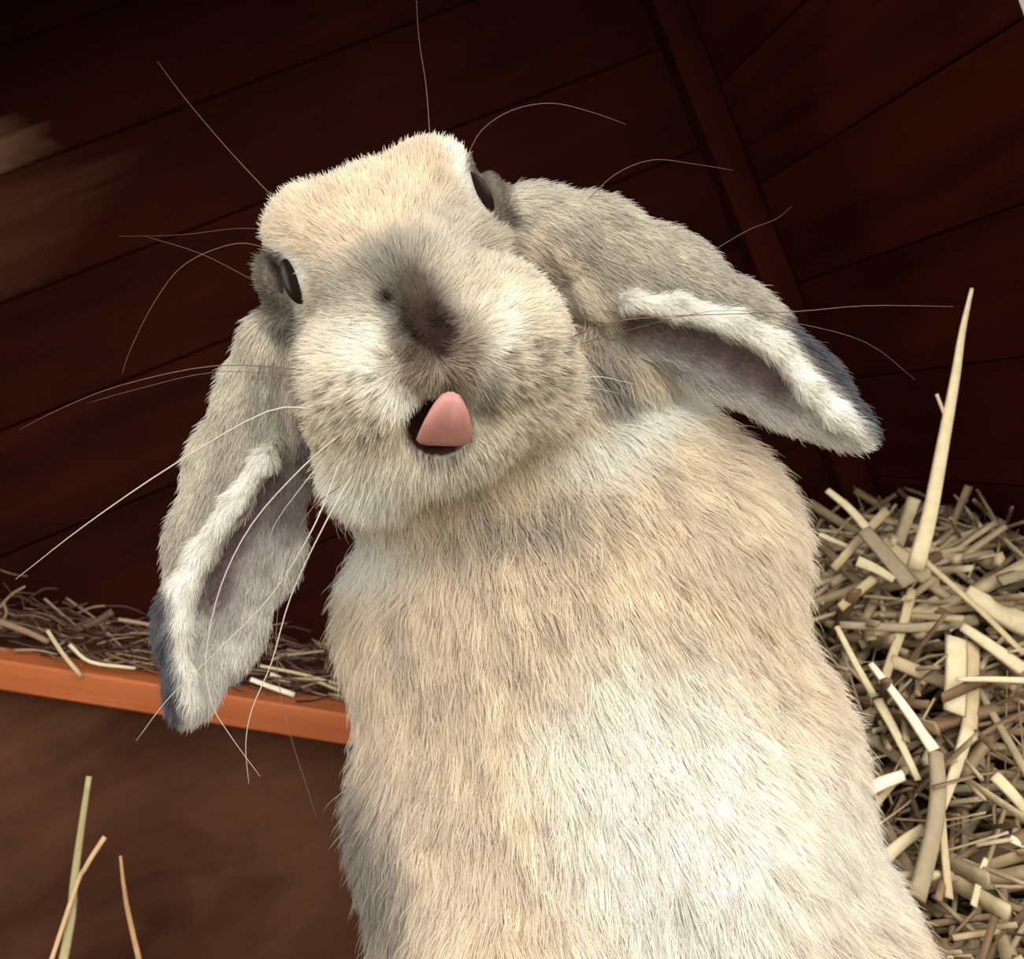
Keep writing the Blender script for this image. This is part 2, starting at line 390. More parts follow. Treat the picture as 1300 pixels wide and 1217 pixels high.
ledge_list = [
    ([(318, 862), (345, 872), (374, 882)], (6, 7), WHITE, 0.012, 'bright straw at the very edge of the ledge beside the ear tip'),
    ([(343, 856), (355, 861), (369, 869)], (6, 6), WHITE, 0.02, 'short bright straw just behind the ledge edge'),
    ([(330, 845), (380, 855), (428, 868)], (4, 4), PALE, 0.03, 'long thin straw lying on the ledge by the chest'),
    ([(336, 866), (390, 862), (430, 876)], (4, 4), TAN, 0.02, 'thin bent straw on the ledge touching the chest'),
    ([(345, 838), (362, 832), (412, 826)], (4, 3), GREY, 0.045, 'dim straw at the back of the ledge by the chest'),
    ([(60, 800), (80, 830), (103, 858)], (5, 6), TAN, -0.004, 'straw hanging over the orange board at the left'),
    ([(88, 818), (115, 840), (172, 848)], (5, 4), PALE, 0.004, 'curved pale straw along the top of the orange board'),
    ([(-10, 786), (30, 800), (62, 815)], (9, 7), (130, 105, 84), 0.02, 'brown straw lying on the ledge at the left edge'),
    ([(-5, 776), (14, 755), (32, 744)], (4, 3), (130, 105, 84), 0.03, 'thin straw curling upward at the left edge'),
    ([(95, 800), (120, 790), (143, 776)], (8, 10), (90, 66, 52), 0.04, 'broad dark straw on the ledge behind the ear'),
    ([(150, 786), (175, 790), (200, 795)], (5, 5), (150, 125, 105), 0.035, 'pale straw level on the ledge behind the ear'),
    ([(2, 790), (8, 778), (4, 764)], (4, 3), (130, 105, 84), 0.025, 'tiny upright straw at the left edge'),
]
for px, wv, c, back, lab in ledge_list:
    straw('straw_stalk', [(u, v, near_ledge(u, v, back)) for u, v in px], wv, lab, 'straw on the ledge', c)

def stuff_straw(name, items, label):
    V, Fc, C = [], [], []
    for pts, w0, w1, flat, c, fac in items:
        v, f = straw_geo(pts, w0, w1, flat, 5, fac)
        o = len(V); V += v; Fc += [tuple(i + o for i in q) for q in f]; C += [c] * len(v)
    ob = mesh_obj(name, V, Fc, M_STRAW, None, smooth=True)
    colour_attr(ob, np.array(C))
    return tag(ob, label, 'straw', kind='stuff')

def wall_x(y):                            # x of the side wall's inner face at depth y
    t = (y - CORNER[1]) / WD[1]
    return CORNER[0] + WD[0] * t - 0.008
def heap_z(x, y):
    base = 0.005 + np.clip((y - 0.425) / 0.16, 0, 1) * 0.118
    edge = np.clip((x - 0.04) / 0.08, 0, 1)
    return base * (0.4 + 0.6 * edge)
items = []
pal = [lin(c) for c in ((176, 156, 124), (150, 130, 100), (196, 178, 144), (136, 112, 86), (118, 94, 70), (160, 144, 116))]
for i in range(1500):
    y = random.uniform(0.33, 0.74); x = random.uniform(0.05, wall_x(y))
    z = float(heap_z(x, y)) - abs(random.gauss(0, 0.016)) + 0.003
    ang = random.uniform(0, math.pi * 2); el = random.gauss(0, 0.32)
    ln = random.uniform(0.025, 0.11)
    dv = np.array([math.cos(ang) * math.cos(el), math.sin(ang) * math.cos(el), math.sin(el)]) * ln / 2
    c0 = np.array([x, y, max(z, 0.004)])
    pts = [c0 - dv, c0 + np.array([0, 0, random.gauss(0, 0.003)]), c0 + dv]
    for p in pts:
        p[0] = min(p[0], wall_x(p[1])); p[2] = max(p[2], 0.004); p[1] = min(p[1], 0.77)
    wv = random.choice((0.0008, 0.0014, 0.002, 0.0028, 0.0042))
    items.append((pts, wv, wv * random.uniform(0.6, 1), random.uniform(0.25, 0.7), pal[random.randrange(6)], np.array([random.gauss(0, 1), -1, random.gauss(0.5, 1)])))
def seen_size(it):                        # how large a stem shows in the picture; only stems near the heap's face count
    pts = it[0]; c = pts[1]; q = c - CAM; d = q @ FW
    u, v = 650 + FPX * (q @ XC) / d, 608.5 - FPX * (q @ YC) / d
    if not (1010 < u < 1330 and 620 < v < 1240) or c[2] < heap_z(c[0], c[1]) - 0.012: return 0
    return it[1] * np.linalg.norm(pts[2] - pts[0]) / d ** 2
items.sort(key=seen_size, reverse=True)
for pts, w0, w1, flat, c, fac in items[:220]:
    V, Fc = straw_geo(pts, w0, w1, flat, 5, fac)
    o = mesh_obj('straw_stalk', [v - pts[0] for v in V], Fc, M_STRAW, None, smooth=True); o.location = Vector(pts[0])
    colour_attr(o, np.tile(c, (len(V), 1)))
    tag(o, 'short loose straw filling in the tangled heap between the longer stalks', 'straw', 'loose straw filling the heap')
items = items[220:]
stuff_straw('straw_heap', items, 'tangled heap of dry straw against the dark side wall')
items = []
for i in range(620):
    l = random.uniform(0.02, blen - 0.02); d = random.uniform(0.01, 0.095)
    h = abs(random.gauss(0, 0.006)) * (1.5 if l < 0.3 * blen else 1)
    ln = random.uniform(0.008, 0.04); ang = random.gauss(0, 0.7); el = random.gauss(0, 0.2)
    c0 = on_deck(l, d, 0.001 + h)
    dv = (dirv * math.cos(ang) * math.cos(el) + dep * math.sin(ang) * 0.5 + nrm * math.sin(el)) * ln / 2
    wv = random.choice((0.0004, 0.0007, 0.001))
    c = random.choice([lin((104, 78, 60)), lin((78, 52, 40)), lin((146, 120, 96)), lin((62, 40, 32))])  # tones darkened for the shade over the ledge
    items.append(([c0 - dv, c0 + nrm * random.gauss(0, 0.002), c0 + dv], wv, wv * 0.6, 0.5, c, None))
stuff_straw('straw_litter', items, 'thin dark layer of straw litter along the ledge')
items = []
for i in range(500):
    p = np.array([random.uniform(-0.35, 0.1), random.uniform(0.05, 0.52), 0.0]); p[2] = 0.003 + abs(random.gauss(0, 0.008))
    ang = random.uniform(0, 6.28); ln = random.uniform(0.02, 0.08); el = random.gauss(0, 0.12)
    dv = np.array([math.cos(ang), math.sin(ang), math.sin(el)]) * ln / 2
    wv = random.choice((0.001, 0.0016, 0.0022))
    pts = [p - dv, p + 0, p + dv]
    for q in pts: q[2] = max(q[2], 0.003)
    items.append((pts, wv, wv * 0.7, 0.5, pal[random.randrange(6)], None))
stuff_straw('straw_bedding', items, 'loose straw bedding spread over the hutch floor')

# ------------------------------------------------------------------ the rabbit
# head frame: pixels at distance D0 -> a to its left in the picture's right, b up along the head, c towards the viewer
D0 = 0.34; S = D0 / FPX
HR = math.radians(21.0)
RA = math.cos(HR) * XC + math.sin(HR) * YC
RB = -math.sin(HR) * XC + math.cos(HR) * YC
RC = -FW
O = P(525, 400, D0)
BASIS = np.stack([RA, RB, RC])                       # rows: axes of the rabbit frame in the world

def loc(p):  return (np.asarray(p) - O) @ BASIS.T      # world -> rabbit frame (metres)
def px_ab(a, b): return 525 + math.cos(HR) * a - math.sin(HR) * b, 400 - math.sin(HR) * a - math.cos(HR) * b
def hp(a, b, c):
    u, v = px_ab(a, b); return loc(P(u, v, D0 - c * S))
def bp(a, b, d):
    u, v = px_ab(a, b); return loc(P(u, v, d))
def ip(u, v, d): return loc(P(u, v, d))

VX = 0.0017
LO = np.array([-0.165, -0.345, -0.215]); HI = np.array([0.185, 0.072, 0.075])
NG = np.ceil((HI - LO) / VX).astype(int)
AX = [LO[i] + VX * np.arange(NG[i]) for i in range(3)]
def new_field(): return np.full(tuple(NG), 0.05, np.float32)

def rot_axes(x=None, z=None):
    """orthonormal rows: first along x, third near z"""
    x = np.asarray(x, float); x = x / np.linalg.norm(x)
    z = np.asarray(z if z is not None else (0, 0, 1), float); z = z - x * np.dot(x, z); z = z / np.linalg.norm(z)
    return np.stack([x, np.cross(z, x), z])

def block(c, r):
    lo = np.maximum(((c - r - LO) / VX).astype(int), 0); hi = np.minimum(((c + r - LO) / VX).astype(int) + 2, NG)
    if np.any(hi <= lo): return None, None
    sl = tuple(slice(lo[i], hi[i]) for i in range(3))
    g = np.meshgrid(AX[0][sl[0]], AX[1][sl[1]], AX[2][sl[2]], indexing='ij', sparse=True)
    return sl, g

def d_ell(g, c, r, R=None):
    x, y, z = g[0] - c[0], g[1] - c[1], g[2] - c[2]
    if R is not None:
        x, y, z = (R[0][0] * x + R[0][1] * y + R[0][2] * z, R[1][0] * x + R[1][1] * y + R[1][2] * z, R[2][0] * x + R[2][1] * y + R[2][2] * z)
    k0 = np.sqrt((x / r[0]) ** 2 + (y / r[1]) ** 2 + (z / r[2]) ** 2)
    k1 = np.sqrt((x / r[0] ** 2) ** 2 + (y / r[1] ** 2) ** 2 + (z / r[2] ** 2) ** 2) + 1e-9
    return k0 * (k0 - 1.0) / k1

def smin(a, b, k):
    h = np.clip(0.5 + 0.5 * (b - a) / k, 0, 1)
    return b + (a - b) * h - k * h * (1 - h)

def add_ell(fld, c, r, R=None, k=0.006):
    c = np.asarray(c); sl, g = block(c, max(r) + 0.03)
    if sl is None: return
    fld[sl] = smin(fld[sl], d_ell(g, c, r, R), k)

def sub_ell(fld, c, r, R=None, k=0.003):
    c = np.asarray(c); sl, g = block(c, max(r) + 0.015)
    if sl is None: return
    fld[sl] = -smin(-fld[sl], d_ell(g, c, r, R), k)

def add_cap(fld, p, q, r0, r1, k=0.005):
    p, q = np.asarray(p), np.asarray(q); c = (p + q) / 2
    sl, g = block(c, np.linalg.norm(q - p) / 2 + max(r0, r1) + 0.025)
    if sl is None: return
    d = q - p; t = ((g[0] - p[0]) * d[0] + (g[1] - p[1]) * d[1] + (g[2] - p[2]) * d[2]) / np.dot(d, d); t = np.clip(t, 0, 1)
    dist = np.sqrt((g[0] - p[0] - t * d[0]) ** 2 + (g[1] - p[1] - t * d[1]) ** 2 + (g[2] - p[2] - t * d[2]) ** 2) - (r0 + (r1 - r0) * t)
    fld[sl] = smin(fld[sl], dist, k)

# --- head
H = new_field()
def he(a, b, c, ra, rb, rc, k=22, R=None):
    s = (D0 - c * S) / FPX
    add_ell(H, hp(a, b, c), (ra * s, rb * s, rc * s), R, k * S)
he(0, 62, -95, 128, 128, 150)
for sg in (-1, 1):
    he(sg * 78, 130, -72, 62, 66, 85)                  # brow over each eye
    he(sg * 92, -75, 5, 82, 110, 105)                  # cheek
    he(sg * 58, -78, 72, 66, 74, 70)                   # whisker pad
    he(sg * 108, -150, -35, 66, 66, 75, 26)            # loose fur of the jowl
    he(sg * 105, 60, -85, 45, 60, 70)                  # below the eye
he(0, 0, 20, 98, 140, 110)
he(2, 75, 0, 80, 90, 75)
he(6, -22, 118, 40, 48, 40, 16)                        # nose
he(8, -78, 112, 40, 36, 40, 14)                        # upper lip below the nose
he(-4, -165, 18, 95, 50, 78, 34)                           # chin
he(0, -10, -180, 140, 150, 110)
# lids, sockets, mouth, nostrils
for sg in (-1, 1):
    s = S * 1.05
    R_ = rot_axes((0, 1, 0), (sg * 0.9, 0, 0.45))
    sub_ell(H, hp(sg * 139, 104, -52), (34 * s, 15 * s, 15 * s), R_, 5 * S)
    he(sg * 150, 92, -82, 17, 44, 42, 10)                # lid behind the eye
    c = hp(6 + sg * 17, -18, 152); sub_ell(H, c, (14 * s, 6 * s, 9 * s), rot_axes((sg * 0.6, 0.8, 0)), 4 * S)
sub_ell(H, ip(557, 541, D0 - 120 * S), (42 * S, 31 * S, 52 * S), rot_axes((0.94, 0.2, 0)), 6 * S)

# --- trunk
T = new_field()
def te(a, b, d, ra, rb, rc, k=0.02, R=None):
    s = d / FPX; add_ell(T, bp(a, b, d), (ra * s, rb * s, rc * s), R, k)
te(5, -130, 0.405, 185, 160, 130)
te(180, -235, 0.425, 100, 62, 100, 0.012)              # shoulder below the right-hand ear
te(60, -400, 0.425, 290, 225, 195)
te(6, -660, 0.43, 314, 300, 225)
te(-35, -860, 0.435, 322, 270, 250)
for sg in (-1, 1):
    te(-35 + sg * 205, -960, 0.44, 130, 150, 230, 0.02)  # haunch
    foot = loc((0, 0, 0)) * 0
    fl = P(*px_ab(-35 + sg * 205, -1060), 0.42); fl[2] = 0.016
    hl = P(*px_ab(-35 + sg * 205, -1060), 0.50); hl[2] = 0.018
    add_cap(T, loc(fl - np.array([0, 0.05, 0])), loc(hl), 0.015, 0.018, 0.012)        # long hind foot
    sh = bp(-25 + sg * 140, -800, 0.375)
    pw = P(*px_ab(-25 + sg * 125, -1060), 0.355); pw[2] = 0.02
    add_cap(T, sh, loc(pw), 0.028, 0.014, 0.02)                                        # fore leg
    add_ell(T, loc(pw + np.array([0, -0.012, -0.006])), (0.015, 0.012, 0.022), None, 0.01)
tl = P(*px_ab(5, -960), 0.52); add_ell(T, loc(tl), (0.026, 0.03, 0.028), None, 0.012)   # tail

# --- ears
E = new_field()
def ear(spine, rim, grooves, facing):
    nz = np.asarray(facing, float)
    for i, (u, v, d, ra, rc, th, (du, dv)) in enumerate(spine):
        s = d / FPX
        ax = ip(u + du, v + dv, d) - ip(u, v, d)
        add_ell(E, ip(u, v, d), (ra * s, rc * s, th * s), rot_axes(ax, nz), 0.004)
    for (u, v, d, ra, rc, th, (du, dv)) in grooves:
        s = d / FPX
        ax = ip(u + du, v + dv, d) - ip(u, v, d)
        sub_ell(E, ip(u, v, d), (ra * s, rc * s, th * s), rot_axes(ax, nz), 0.003)
    for (p, q) in zip(rim[:-1], rim[1:]):
        add_cap(E, ip(*p[:3]), ip(*q[:3]), p[3] * S, q[3] * S, 0.004)
RD, LD = (84, 54), (-26, 97)
ear([(690, 292, .368, 70, 52, 30, (90, 30)), (755, 325, .374, 90, 74, 30, (88, 45)), (838, 372, .380, 105, 80, 26, RD),
     (918, 428, .384, 105, 76, 22, RD), (995, 482, .384, 98, 58, 19, RD), (1058, 530, .380, 58, 32, 15, (88, 50))],
    [(770, 378, .374, 5), (800, 384, .367, 9), (860, 392, .366, 13), (930, 412, .368, 14), (985, 440, .368, 14), (1025, 492, .369, 13), (1060, 525, .37, 12), (1095, 548, .372, 10)],
    [(850, 424, .366, 70, 24, 26, (90, 40)), (925, 468, .367, 85, 44, 22, (84, 58)), (985, 505, .369, 60, 32, 17, (84, 58))],
    (0.05, -0.25, 1))
ear([(352, 440, .366, 55, 38, 30, LD), (330, 510, .368, 85, 54, 30, LD), (316, 600, .370, 95, 78, 28, LD),
     (300, 690, .370, 95, 86, 24, LD), (270, 785, .368, 90, 70, 20, LD), (246, 868, .364, 52, 34, 16, LD)],
    [(352, 555, .362, 5), (335, 585, .353, 9), (300, 640, .353, 13), (258, 700, .354, 14), (234, 745, .354, 14), (226, 800, .354, 13), (230, 855, .354, 12), (240, 893, .356, 11)],
    [(322, 650, .352, 75, 28, 24, (-45, 90)), (292, 725, .353, 85, 38, 22, (-40, 92)), (270, 800, .354, 60, 26, 17, (-30, 95))],
    (0.3, -0.05, 1))
# ear roots join the skull
add_cap(E, hp(-122, 22, -105), ip(350, 440, .366), 0.013, 0.011, 0.006)
add_cap(E, hp(134, 62, -105), ip(695, 300, .368), 0.014, 0.014, 0.006)
add_ell(T, ip(775, 455, .402), (0.026, 0.022, 0.02), None, 0.010)

F_ = smin(smin(H, T, 0.010), E, 0.004)

# --- surface nets
def surface_nets(f):
    ins = f < 0
    nx, ny, nz = f.shape
    cs = np.zeros((nx - 1, ny - 1, nz - 1), np.int8)
    for dx in (0, 1):
        for dy in (0, 1):
            for dz in (0, 1):
                cs += ins[dx:nx - 1 + dx, dy:ny - 1 + dy, dz:nz - 1 + dz]
    cell = np.argwhere((cs > 0) & (cs < 8))
    idx = np.full(cs.shape, -1, np.int64); idx[tuple(cell.T)] = np.arange(len(cell))
    acc = np.zeros((len(cell), 3)); cnt = np.zeros(len(cell))
    cor = [(0, 0, 0), (1, 0, 0), (0, 1, 0), (1, 1, 0), (0, 0, 1), (1, 0, 1), (0, 1, 1), (1, 1, 1)]
    for i in range(8):
        for j in range(i + 1, 8):
            dd = np.array(cor[j]) - np.array(cor[i])
            if np.abs(dd).sum() != 1: continue
            a = f[tuple((cell + cor[i]).T)]; b_ = f[tuple((cell + cor[j]).T)]
            m = (a < 0) != (b_ < 0)
            t = np.where(m, a / np.where(m, a - b_, 1), 0)
            acc += np.where(m[:, None], np.array(cor[i]) + t[:, None] * dd, 0); cnt += m
    verts = (cell + acc / cnt[:, None])
    faces = []
    for ax in range(3):
        o1, o2 = (ax + 1) % 3, (ax + 2) % 3
        s0 = [slice(None)] * 3; s1 = [slice(None)] * 3; s0[ax] = slice(0, -1); s1[ax] = slice(1, None)
        A_, B_ = ins[tuple(s0)], ins[tuple(s1)]
        for flip in (False, True):
            e = np.argwhere((A_ & ~B_) if not flip else (~A_ & B_))
            e = e[(e[:, o1] > 0) & (e[:, o2] > 0) & (e[:, o1] < f.shape[o1] - 1) & (e[:, o2] < f.shape[o2] - 1)]
            q = []
            for (d1, d2) in ((0, 0), (-1, 0), (-1, -1), (0, -1)):
                c = e.copy(); c[:, o1] += d1; c[:, o2] += d2; q.append(idx[tuple(c.T)])
            q = np.stack(q, 1)
            faces.append(q[:, ::-1] if flip else q)
    return verts, np.concatenate(faces)

gv, gf = surface_nets(F_)
def sample(fld, g):                       # trilinear sample at grid coordinates
    i = np.clip(np.floor(g).astype(int), 0, NG - 2); t = g - i; out = 0
    for dx in (0, 1):
        for dy in (0, 1):
            for dz in (0, 1):
                wgt = (t[:, 0] if dx else 1 - t[:, 0]) * (t[:, 1] if dy else 1 - t[:, 1]) * (t[:, 2] if dz else 1 - t[:, 2])
                out = out + wgt * fld[i[:, 0] + dx, i[:, 1] + dy, i[:, 2] + dz]
    return out
def normal_at(g):
    e = 0.8
    n = np.stack([sample(F_, g + np.eye(3)[k] * e) - sample(F_, g - np.eye(3)[k] * e) for k in range(3)], 1)
    return n / (np.linalg.norm(n, axis=1, keepdims=True) + 1e-9)
lv = LO + gv * VX                         # rabbit frame, metres
wv_ = O + lv @ BASIS
print('rabbit verts', len(wv_), 'z min', wv_[:, 2].min())

def project(wp):
    q = wp - CAM; d = q @ FW
    return 650 + FPX * (q @ XC) / d, 608.5 - FPX * (q @ YC) / d, d

def surf(u, v, d0=0.26, d1=0.5):          # distance at which the skin is met along a line of sight
    ds = np.arange(d0, d1, 0.0004); w_ = np.array([P(u, v, d) for d in ds])
    f = sample(F_, ((w_ - O) @ BASIS.T - LO) / VX); k = np.argmax(f < 0)
    return float(ds[k]) if f[k] < 0 else None

# --- coat colours (patches; those at neck and cheek edges hold painted shade)
def srgb(c):                              # wanted look of the coat -> colour of the single hair
    x = np.array(lin(c)); t = np.clip((x.mean() - 0.08) / 0.4, 0, 1)
    return x ** (1 - 0.52 * t)
BEIGE, PEACH, CREAM, WHT = srgb((231, 209, 181)), srgb((233, 208, 178)), srgb((234, 221, 198)), srgb((252, 247, 232))
GRY, EARG, NOSE, BLUE = srgb((176, 167, 150)), srgb((182, 173, 158)), srgb((84, 68, 59)), srgb((108, 108, 116))
SKIN, DARK, UNDER = srgb((118, 96, 98)), srgb((70, 36, 30)), srgb((150, 142, 132))

def blob(u, v, cu, cv, ru, rv, ang=0.0, soft=0.5):
    ca, sa = math.cos(math.radians(ang)), math.sin(math.radians(ang))
    x = ((u - cu) * ca + (v - cv) * sa) / ru; y = (-(u - cu) * sa + (v - cv) * ca) / rv
    r = np.sqrt(x * x + y * y)
    return np.clip((1 + soft - r) / (2 * soft), 0, 1)
def poly_dist(u, v, pts):
    best = np.full(u.shape, 1e9)
    for (p, q) in zip(pts[:-1], pts[1:]):
        p = np.array(p, float); q = np.array(q, float); d = q - p
        t = np.clip(((u - p[0]) * d[0] + (v - p[1]) * d[1]) / (d @ d), 0, 1)
        best = np.minimum(best, np.hypot(u - p[0] - t * d[0], v - p[1] - t * d[1]))
    return best
def band(u, v, pts, w, soft=0.5): return np.clip((1 + soft - poly_dist(u, v, pts) / w) / (2 * soft), 0, 1)

NZ = rng.uniform(-1, 1, (48, 48, 48))
def vnoise(p):
    i = np.floor(p).astype(int); t = p - i; t = t * t * (3 - 2 * t); out = 0
    for dx in (0, 1):
        for dy in (0, 1):
            for dz in (0, 1):
                wgt = (t[:, 0] if dx else 1 - t[:, 0]) * (t[:, 1] if dy else 1 - t[:, 1]) * (t[:, 2] if dz else 1 - t[:, 2])
                out = out + wgt * NZ[(i[:, 0] + dx) % 48, (i[:, 1] + dy) % 48, (i[:, 2] + dz) % 48]
    return out
base_w = P(*px_ab(5, -1000), 0.43); base_w[2] = 0.0

def coat(wp, g, n):
    """colour, fur length, bare mask, part weights"""
    u, v, d = project(wp)
    hv, tv, ev = sample(H, g), sample(T, g), sample(E, g)
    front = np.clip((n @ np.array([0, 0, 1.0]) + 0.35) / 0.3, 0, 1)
    is_ear = np.clip((np.minimum(hv, tv) - ev) / 0.004 + 0.5, 0, 1)
    is_head = np.clip((np.minimum(tv, ev) - hv) / 0.006 + 0.5, 0, 1)
    is_trunk = np.clip(1 - is_ear - is_head, 0, 1)
    N_ = len(u)
    def lay(c, colr, m): return c + (colr - c) * np.clip(m, 0, 1)[:, None]
    # trunk
    c = np.tile(BEIGE, (N_, 1))
    c = lay(c, srgb((214, 192, 164)), 0.6 * blob(u, v, 520, 820, 110, 200, 12, 0.5))
    c = lay(c, WHT, front * blob(u, v, 860, 1060, 150, 240, -14, 0.4))
    c = lay(c, WHT, front * 0.9 * blob(u, v, 800, 930, 115, 70, 0, 0.5))
    c = lay(c, WHT, 0.7 * blob(u, v, 1060, 1060, 70, 130, -20, 0.5))
    c = lay(c, WHT, front * blob(u, v, 815, 520, 95, 34, -32, 0.5))
    c = lay(c, WHT, front * 0.8 * blob(u, v, 750, 570, 60, 40, 0, 0.6))
    c = lay(c, WHT, front * blob(u, v, 455, 690, 75, 45, 10, 0.5))
    c = lay(c, GRY, front * 0.6 * blob(u, v, 640, 662, 105, 24, -8, 0.6))  # shadow under the chin, painted into the ruff
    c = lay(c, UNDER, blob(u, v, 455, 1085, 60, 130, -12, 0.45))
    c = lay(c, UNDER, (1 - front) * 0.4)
    trunk_c = c
    # head
    c = np.tile(srgb((222, 208, 184)), (N_, 1))
    c = lay(c, PEACH, blob(u, v, 480, 250, 130, 60, -25, 0.6))
    c = lay(c, srgb((198, 188, 168)), 0.9 * blob(u, v, 590, 290, 80, 45, -25, 0.7))
    c = lay(c, GRY, 0.9 * blob(u, v, 425, 385, 48, 40, -25, 0.7))
    c = lay(c, srgb((160, 152, 140)), 0.9 * blob(u, v, 495, 345, 45, 32, -25, 0.6))
    c = lay(c, srgb((188, 178, 158)), 0.7 * blob(u, v, 640, 330, 40, 40, 0, 0.7))
    c = lay(c, CREAM, blob(u, v, 665, 420, 62, 88, -14, 0.4))
    c = lay(c, CREAM, blob(u, v, 445, 500, 66, 90, -14, 0.4))
    c = lay(c, srgb((206, 192, 166)), 0.7 * blob(u, v, 680, 480, 42, 40, 0, 0.6) + 0.7 * blob(u, v, 440, 545, 50, 36, 0, 0.6))
    c = lay(c, srgb((228, 220, 202)), blob(u, v, 590, 600, 130, 34, -8, 0.5))
    c = lay(c, WHT, blob(u, v, 468, 632, 78, 52, 15, 0.5))
    c = lay(c, WHT, 0.8 * blob(u, v, 470, 425, 45, 40, 20, 0.6))
    c = lay(c, WHT, band(u, v, [(462, 430), (478, 470), (505, 498), (532, 520)], 20, 0.5))
    c = lay(c, WHT, band(u, v, [(640, 395), (628, 430), (603, 468)], 17, 0.5))
    c = lay(c, srgb((158, 142, 124)), blob(u, v, 555, 455, 52, 52, 0, 0.35))
    c = lay(c, NOSE, blob(u, v, 535, 400, 34, 52, -22, 0.4))
    c = lay(c, srgb((112, 97, 86)), 0.8 * blob(u, v, 528, 372, 18, 16, 0, 0.6))
    c = lay(c, srgb((66, 46, 38)), blob(u, v, 497, 382, 8, 10, 0, 0.6) + blob(u, v, 558, 415, 9, 16, -20, 0.6) + 0.9 * band(u, v, [(527, 424), (552, 438), (556, 446)], 6, 0.7) + 0.6 * blob(u, v, 568, 482, 8, 12, 0, 0.7))
    c = lay(c, srgb((150, 142, 130)), 0.8 * blob(u, v, 615, 500, 14, 34, 10, 0.6))
    # white ring in front of each eye, grey lids outside
    c = lay(c, WHT, band(u, v, [(352, 318), (372, 330), (383, 350)], 10, 0.6) + band(u, v, [(572, 185), (582, 210), (590, 232)], 13, 0.6))
    c = lay(c, srgb((128, 118, 108)), band(u, v, [(350, 340), (354, 375), (368, 408)], 14, 0.4) + band(u, v, [(606, 208), (628, 235), (636, 275)], 14, 0.4))
    # follicle dots on the whisker pads
    for (x, y) in DOTS: c = lay(c, srgb((128, 116, 100)), 0.75 * blob(u, v, x, y, 6, 4.5, -20, 0.7))
    c = lay(c, BLUE, 0.7 * (band(u, v, [(690, 325), (725, 385), (742, 450), (748, 500)], 9, 0.6) + band(u, v, [(372, 440), (372, 520), (385, 600)], 9, 0.6)))  # shade along the cheek edges, put into the colour
    head_c = c
    # ears
    c = np.tile(EARG, (N_, 1))
    c = lay(c, srgb((204, 194, 172)), 0.8 * band(u, v, [(660, 250), (760, 275), (880, 330)], 24, 0.6) + 0.6 * band(u, v, [(340, 420), (270, 520), (228, 640)], 22, 0.6))
    c = lay(c, srgb((244, 224, 200)), front * (band(u, v, [(668, 308), (705, 335), (742, 380), (755, 412)], 22, 0.4) + band(u, v, [(378, 425), (368, 490), (376, 545)], 10, 0.4)))
    inner = front * np.clip(band(u, v, [(850, 450), (930, 495), (1010, 530), (1090, 562)], 42, 0.25) + band(u, v, [(350, 640), (325, 720), (285, 800), (252, 890)], 50, 0.25), 0, 1)
    c = lay(c, srgb((206, 201, 194)), inner)
    c = lay(c, srgb((170, 162, 160)), 0.8 * front * (band(u, v, [(850, 455), (920, 480), (1000, 505)], 20, 0.6) + band(u, v, [(345, 640), (318, 700), (290, 770)], 24, 0.6)))
    gr = front * np.clip(band(u, v, [(805, 412), (870, 428), (930, 452), (985, 488)], 20, 0.5) + band(u, v, [(340, 610), (300, 680), (272, 755)], 17, 0.5) + 0.7 * band(u, v, [(375, 600), (365, 660)], 22, 0.5), 0, 1)
    c = lay(c, SKIN, 0.92 * gr)
    c = lay(c, srgb((245, 240, 228)), front * (band(u, v, [(800, 378), (860, 388), (930, 408), (988, 436), (1030, 492), (1070, 528), (1104, 555)], 15, 0.35) + band(u, v, [(335, 575), (300, 632), (256, 700), (233, 745), (236, 810), (242, 880)], 15, 0.35)))
    c = lay(c, BLUE, band(u, v, [(1010, 408), (1060, 465), (1100, 515), (1118, 545)], 20, 0.35) + band(u, v, [(198, 750), (205, 830), (216, 905)], 18, 0.35))
    ear_c = c
    tot = is_ear + is_head + is_trunk
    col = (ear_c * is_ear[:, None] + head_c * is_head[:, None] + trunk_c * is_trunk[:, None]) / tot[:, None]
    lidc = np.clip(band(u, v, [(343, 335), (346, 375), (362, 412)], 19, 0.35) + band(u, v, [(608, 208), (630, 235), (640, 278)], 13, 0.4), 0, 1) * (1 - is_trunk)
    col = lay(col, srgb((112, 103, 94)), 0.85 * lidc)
    crease = front * np.clip(band(u, v, [(690, 322), (722, 375), (742, 440), (752, 490)], 7, 0.7) + band(u, v, [(384, 425), (378, 480), (380, 540), (392, 600)], 7, 0.7), 0, 1)  # crease shade between cheek and ear, painted over the coat
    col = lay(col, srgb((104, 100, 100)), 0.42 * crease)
    neckb = front * np.clip(blob(u, v, 768, 470, 26, 50, -20, 0.5) + blob(u, v, 395, 610, 18, 45, 0, 0.5), 0, 1) * (1 - is_head)  # bluish shade on the neck beside the ears, painted in
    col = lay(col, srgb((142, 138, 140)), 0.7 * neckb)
    m1 = vnoise((wp - base_w) / 0.0045) ; m2 = vnoise((wp - base_w) / np.array([0.007, 0.007, 0.022]) + 9)
    col = col * (1 + (0.18 * is_ear + 0.10 * is_head) * m1 + 0.13 * is_trunk * np.clip((0.93 - col[:, 2]) / 0.15, 0.15, 1) * m2)[:, None]
    mouth = blob(u, v, 557, 541, 40, 37, 0, 0.12) * (sample(H, g - np.array([0, 0, 0])) < 0.004) * is_head * (d > D0 - 150 * S)
    col = lay(col, DARK, np.clip(mouth * 2, 0, 1))
    bare = np.clip(mouth, 0, 1)
    nose = blob(u, v, 535, 400, 34, 50, -22, 0.4) * is_head
